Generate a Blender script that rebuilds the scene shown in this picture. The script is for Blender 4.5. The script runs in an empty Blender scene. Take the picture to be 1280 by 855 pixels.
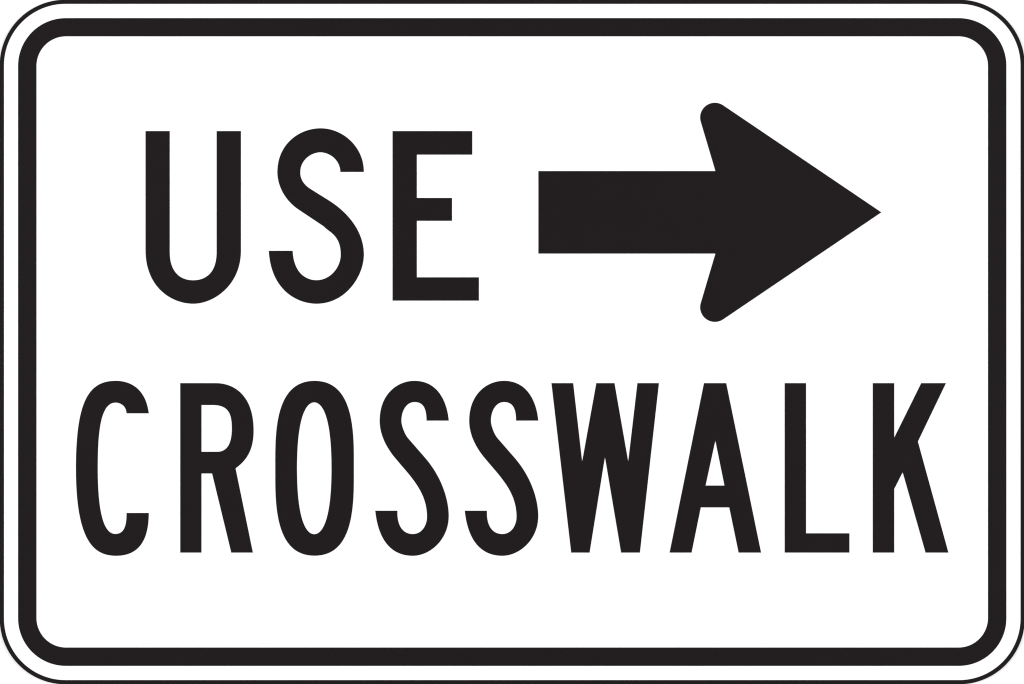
import bpy, math
from mathutils import Vector

scene = bpy.context.scene
C = scene.collection
PX = 0.4572 / 1280.0          # an 18 x 12 inch sign: metres per drawing unit
CX, CY = 640.0, 427.5         # drawing centre
FILM = 0.00015                # thickness of the black film
PLATE = 0.0013                # thickness of the aluminium plate

# ---------------------------------------------------------------- camera
cam_data = bpy.data.cameras.new("camera")
cam = bpy.data.objects.new("camera", cam_data)
C.objects.link(cam)
cam_data.sensor_width = 36.0
cam_data.sensor_fit = 'HORIZONTAL'
cam_data.lens = 85.0
cam_data.clip_start = 0.01
cam_data.clip_end = 100.0
DIST = 0.4572 * 85.0 / 36.0
cam.location = (0, -PLATE - FILM - DIST, 1.5)
cam.rotation_euler = (math.radians(90), 0, 0)
scene.camera = cam

# ---------------------------------------------------------------- light
world = bpy.data.worlds.new("World")
scene.world = world
world.use_nodes = True
bg = world.node_tree.nodes["Background"]
bg.inputs[0].default_value = (1, 1, 1, 1)
bg.inputs[1].default_value = 0.75


def lamp(name, loc, power, size):
    d = bpy.data.lights.new(name, 'AREA')
    d.shape = 'RECTANGLE'
    d.size, d.size_y = size
    d.energy = power
    o = bpy.data.objects.new(name, d)
    C.objects.link(o)
    o.location = loc
    o.rotation_euler = (Vector((0, 0, 1.5)) - Vector(loc)).to_track_quat('-Z', 'Y').to_euler()


lamp("softbox_light", (-2.6, -2.8, 1.9), 60, (1.6, 1.6))
lamp("softbox_light", (2.6, -2.8, 1.9), 60, (1.6, 1.6))

scene.render.engine = 'CYCLES'
scene.cycles.pixel_filter_type = "BLACKMAN_HARRIS"
scene.cycles.filter_width = 1.1
scene.view_settings.view_transform = 'Standard'
scene.view_settings.look = 'None'
scene.view_settings.exposure = 0.0
scene.view_settings.gamma = 1.0


# ---------------------------------------------------------------- materials
def material(name, col, rough, spec, bump_scale, bump, metal=0.0, vary=0.0, noise_scale=60.0):
    m = bpy.data.materials.new(name)
    m.use_nodes = True
    nt = m.node_tree
    b = nt.nodes["Principled BSDF"]
    b.inputs["Base Color"].default_value = (*col, 1)
    b.inputs["Roughness"].default_value = rough
    b.inputs["Metallic"].default_value = metal
    b.inputs["Specular IOR Level"].default_value = spec
    tc = nt.nodes.new("ShaderNodeTexCoord")
    n = nt.nodes.new("ShaderNodeTexNoise")
    n.inputs["Scale"].default_value = bump_scale
    n.inputs["Detail"].default_value = 4
    nt.links.new(tc.outputs["Object"], n.inputs["Vector"])
    bp = nt.nodes.new("ShaderNodeBump")
    bp.inputs["Strength"].default_value = bump
    bp.inputs["Distance"].default_value = 0.0005
    nt.links.new(n.outputs["Fac"], bp.inputs["Height"])
    nt.links.new(bp.outputs["Normal"], b.inputs["Normal"])
    if vary:
        n2 = nt.nodes.new("ShaderNodeTexNoise")
        n2.inputs["Scale"].default_value = noise_scale
        n2.inputs["Detail"].default_value = 3
        nt.links.new(tc.outputs["Object"], n2.inputs["Vector"])
        r = nt.nodes.new("ShaderNodeValToRGB")
        r.color_ramp.elements[0].position = 0.3
        r.color_ramp.elements[1].position = 0.7
        r.color_ramp.elements[0].color = (*[c * (1 - vary) for c in col], 1)
        r.color_ramp.elements[1].color = (*[c * (1 + vary) for c in col], 1)
        nt.links.new(n2.outputs["Fac"], r.inputs["Fac"])
        nt.links.new(r.outputs["Color"], b.inputs["Base Color"])
    return m


M_WHITE = material("white_sheeting", (0.86, 0.86, 0.86), 0.45, 0.3, 900, 0.05, vary=0.01)
M_BLACK = material("black_film", (0.0075, 0.0052, 0.0058), 0.5, 0.08, 1200, 0.03, vary=0.03)
M_METAL = material("brushed_aluminium", (0.6, 0.6, 0.61), 0.4, 0.5, 300, 0.1, metal=1.0)
M_WALL = material("white_wall_paint", (0.86, 0.86, 0.86), 0.7, 0.2, 180, 0.3, vary=0.01, noise_scale=8)


# ---------------------------------------------------------------- outline helpers
def bezier(p0, c, n=28):
    (x1, y1, x2, y2, x3, y3) = c
    out = []
    for i in range(1, n + 1):
        t = i / n
        a, b, d, e = (1 - t) ** 3, 3 * (1 - t) ** 2 * t, 3 * (1 - t) * t * t, t ** 3
        out.append((a * p0[0] + b * x1 + d * x2 + e * x3, a * p0[1] + b * y1 + d * y2 + e * y3))
    return out


def trace(contour):
    pts = []
    for seg in contour:
        if len(seg) == 2:
            pts.append(tuple(seg))
        else:
            pts += bezier(pts[-1], seg)
    if math.dist(pts[0], pts[-1]) < 0.02:
        pts.pop()
    return pts


def arc(cx, cy, r, a0, a1, n=32):
    return [(cx + r * math.cos(a0 + (a1 - a0) * i / n), cy + r * math.sin(a0 + (a1 - a0) * i / n))
            for i in range(n + 1)]


def rounded_rect(x0, y0, x1, y1, r):
    h = math.pi / 2
    return (arc(x1 - r, y0 + r, r, -h, 0) + arc(x1 - r, y1 - r, r, 0, h)
            + arc(x0 + r, y1 - r, r, h, 2 * h) + arc(x0 + r, y0 + r, r, 2 * h, 3 * h))


def solid(name, contours, y_front, depth, mats, parent, shift=0.0):
    """Extrude flat outlines (drawing units) into one closed mesh: front at y_front, depth thick.
    Local frame: x right, z up, y away from the viewer."""
    cu = bpy.data.curves.new(name, 'CURVE')
    cu.dimensions = '2D'
    cu.fill_mode = 'BOTH'
    cu.extrude = depth / 2
    for con in contours:
        sp = cu.splines.new('POLY')
        sp.points.add(len(con) - 1)
        for p, (x, y) in zip(sp.points, con):
            p.co = ((x + shift - CX) * PX, (CY - y) * PX, 0, 1)
        sp.use_cyclic_u = True
    tmp = bpy.data.objects.new(name + "_outline", cu)
    C.objects.link(tmp)
    dg = bpy.context.evaluated_depsgraph_get()
    me = bpy.data.meshes.new_from_object(tmp.evaluated_get(dg))
    bpy.data.objects.remove(tmp)
    bpy.data.curves.remove(cu)
    me.name = name
    for v in me.vertices:                       # (x, y, z) -> (x, -z, y): upright, facing -Y
        x, y, z = v.co
        v.co = (x, -z + y_front + depth / 2, y)
    me.materials.clear()
    for m in mats:
        me.materials.append(m)
    me.update()
    for p in me.polygons:
        front = p.normal.y < -0.5
        p.material_index = 0 if front or len(mats) == 1 else 1
        p.use_smooth = False
    o = bpy.data.objects.new(name, me)
    C.objects.link(o)
    o.parent = parent
    return o


# ---------------------------------------------------------------- the wall behind
import bmesh
bm = bmesh.new()
bmesh.ops.create_cube(bm, size=1.0)
for v in bm.verts:
    v.co = (v.co.x * 4.0, v.co.y * 0.12 + 0.06, v.co.z * 3.0 + 1.5)
me = bpy.data.meshes.new("wall")
bm.to_mesh(me)
bm.free()
me.materials.append(M_WALL)
wall = bpy.data.objects.new("wall", me)
C.objects.link(wall)
wall["kind"] = "structure"

# ---------------------------------------------------------------- the sign
sign = bpy.data.objects.new("road_sign", None)
C.objects.link(sign)
sign.location = (0, 0, 1.5)
sign["label"] = "white rectangular traffic sign reading USE CROSSWALK with a black border and right-pointing arrow"
sign["category"] = "sign"

solid("plate", [rounded_rect(-0.4, -0.4, 1281.0, 855.4, 82.4)], -PLATE, PLATE - 0.0001, [M_WHITE, M_METAL], sign)

FY = -PLATE - FILM
FD = FILM - 0.00001


def film(name, contours, label=None, shift=0.0):
    o = solid(name, contours, FY, FD, [M_BLACK], sign, shift)
    if label:
        o["label"] = label
    return o


film("edge_line", [rounded_rect(-0.5, -0.5, 1281.1, 855.5, 82.5), rounded_rect(4.85, 4.8, 1275.8, 850.15, 77.1)],
     "thin black line round the outer edge of the sign")
film("border", [rounded_rect(22.6, 22.6, 1258.0, 832.4, 59.6), rounded_rect(45.5, 45.4, 1235.1, 809.4, 37.0)],
     "thick black rounded border inside the thin edge line")

# arrow: shaft, two rounded barbs, sharp tip
AY = 265.4
r, ax, ay = 18.4, 893.6, 146.8
th = math.atan2(0.279, -0.96)
up = arc(ax, ay, r, th, math.atan2(-0.828, 0.56) + 2 * math.pi, 24)
upper = [(673.0, 213.8), (894.3, 213.8)] + up
lower = [(x, 2 * AY - y) for x, y in upper][::-1]
film("arrow", [upper + [(1101.8, AY)] + lower], "black arrow pointing right with rounded barbs")

GLYPHS = {
    'U': [[[181.9, 163.8], [181.9, 312.5], [181.9, 360.02, 215.3, 379.7, 241.5, 379.7], [266.93, 379.7, 301.1, 356.51, 301.1, 313.5], [301.1, 163.8], [270.8, 163.8], [270.8, 315], [270.8, 342.91, 255.17, 350.3, 241.5, 350.3], [224.84, 350.3, 212.1, 339.65, 212.1, 315.0], [212.1, 163.8]]],
    'S': [[[454.7, 214.9], [455.36, 185.05, 429.67, 160.3, 400.6, 160.3], [375.51, 160.3, 346.7, 178.76, 346.7, 215.3], [346.7, 228.57, 353.33, 248.36, 372.7, 261.6], [404.7, 283], [408.2, 286.3], [417.29, 292.8, 425.9, 299.15, 425.9, 318.3], [425.9, 334.48, 412.55, 350.2, 395.6, 350.2], [382.78, 350.2, 367.0, 341.5, 365.8, 313.5], [336, 313.5], [338.84, 364.61, 373.37, 379.7, 395.6, 379.7], [431.58, 379.7, 454.8, 345.55, 454.8, 318.1], [454.8, 290.66, 436.54, 265.99, 409.2, 249.3], [391.5, 238.3], [385.5, 234.64, 375.3, 228.63, 375.3, 215.3], [375.3, 199.68, 389.23, 190.4, 400.6, 190.4], [410.25, 190.4, 424.73, 198.09, 425.5, 214.9]]],
    'E': [[[490.7, 163.8], [590.3, 163.8], [590.3, 193.3], [521, 193.3], [521, 247.4], [565, 247.4], [565, 276], [521, 276], [521, 346.6], [598.6, 346.6], [598.6, 375.8], [490.7, 375.8]]],
    'C': [[[185.9, 516.7], [182.46, 487.8, 164.98, 476.0, 144.6, 476.0], [111.5, 476.0, 94.9, 499.97, 94.9, 585.5], [94.9, 679.31, 118.91, 694.8, 145.2, 694.8], [180.0, 694.8, 185.9, 665.28, 185.9, 641.2], [158.2, 641.2], [158.2, 652.99, 157.01, 667.4, 144.0, 667.4], [126.09, 667.4, 122.1, 625.54, 122.1, 585.5], [122.1, 540.96, 125.26, 503.3, 144.4, 503.3], [149.21, 503.3, 157.44, 506.06, 158.2, 516.7]]],
    'R': [[[225.3, 478.9], [270, 478.9], [290.92, 478.9, 317.0, 492.6, 317.0, 538.2], [317.0, 559.34, 310.47, 574.08, 294.4, 585.4], [316.1, 690.8], [289.1, 690.8], [265.1, 591.9], [251.8, 591.9], [251.8, 690.8], [225.3, 690.8]], [[251.8, 506.3], [266, 506.3], [287.55, 506.3, 289.8, 520.06, 289.8, 536.0], [289.8, 552.69, 284.81, 564.7, 271.5, 564.7], [251.8, 564.7]]],
    'O': [[[393.2, 476], [438.13, 476.0, 442.3, 529.04, 442.3, 572.0], [442.3, 598.7], [442.3, 641.66, 438.13, 694.7, 393.2, 694.7], [348.27, 694.7, 344.1, 641.66, 344.1, 598.7], [344.1, 572], [344.1, 529.04, 348.27, 476.0, 393.2, 476.0]], [[392.8, 503], [402.43, 503.0, 414.4, 519.02, 414.4, 585.35], [414.4, 651.68, 402.43, 667.7, 392.8, 667.7], [383.17, 667.7, 371.2, 651.68, 371.2, 585.35], [371.2, 519.02, 383.17, 503.0, 392.8, 503.0]]],
    's': [[[560.9, 525.8], [559.6, 508.75, 551.04, 476.0, 518.0, 476.0], [497.04, 476.0, 474.6, 492.31, 474.6, 526.0], [474.6, 545.01, 484.9, 561.59, 493.1, 571.5], [501, 580.9], [518.31, 600.84, 533.8, 618.8, 533.8, 646.0], [533.8, 655.67, 528.16, 667.5, 515.9, 667.5], [502.88, 667.5, 495.86, 655.82, 496.8, 638.4], [469.1, 638.4], [470.95, 657.08, 478.44, 694.8, 516.0, 694.8], [536.98, 694.8, 560.9, 674.98, 560.9, 645.0], [560.9, 625.57, 552.8, 596.79, 531.0, 571.8], [510, 547.7], [505.92, 543.02, 501.7, 531.8, 501.7, 526.0], [501.7, 515.48, 506.82, 502.6, 518.2, 502.6], [530.63, 502.6, 533.14, 513.2, 533.2, 525.8]]],
    'W': [[[689.3, 478.9], [716.5, 478.9], [727.7, 577], [745.4, 478.9], [768.1, 478.9], [785.3, 577], [796.8, 478.9], [823.7, 478.9], [799.9, 690.8], [776.4, 690.8], [756.2, 571.2], [737, 690.8], [714, 690.8]]],
    'A': [[[880, 478.9], [907.8, 478.9], [951.4, 690.8], [923.3, 690.8], [911.6, 634.3], [876, 634.3], [864.5, 690.8], [837, 690.8]], [[894.2, 550.6], [905.6, 606.9], [882, 606.9]]],
    'L': [[[980.9, 478.9], [1007.6, 478.9], [1007.6, 666.6], [1061.8, 666.6], [1061.8, 690.8], [980.9, 690.8]]],
    'K': [[[1091, 478.9], [1117.8, 478.9], [1117.8, 547.2], [1151.6, 478.9], [1182.5, 478.9], [1147.4, 551.9], [1185.6, 690.8], [1157, 690.8], [1128.4, 590.3], [1117.8, 611.2], [1117.8, 690.8], [1091, 690.8]]],
}

for key, char, shift, where in [
        ('U', 'U', 0, 'in USE'), ('S', 'S', 0, 'in USE'), ('E', 'E', 0, 'in USE'),
        ('C', 'C', 0, 'first in CROSSWALK'), ('R', 'R', 0, 'in CROSSWALK'), ('O', 'O', 0, 'in CROSSWALK'),
        ('s', 'S', 0, 'after the O of CROSSWALK'), ('s', 'S', 111.9, 'before the W of CROSSWALK'),
        ('W', 'W', 0, 'in CROSSWALK'), ('A', 'A', 0, 'in CROSSWALK'), ('L', 'L', 0, 'in CROSSWALK'),
        ('K', 'K', 0, 'last in CROSSWALK')]:
    film("letter", [trace(c) for c in GLYPHS[key]], "black capital letter %s %s" % (char, where), shift)
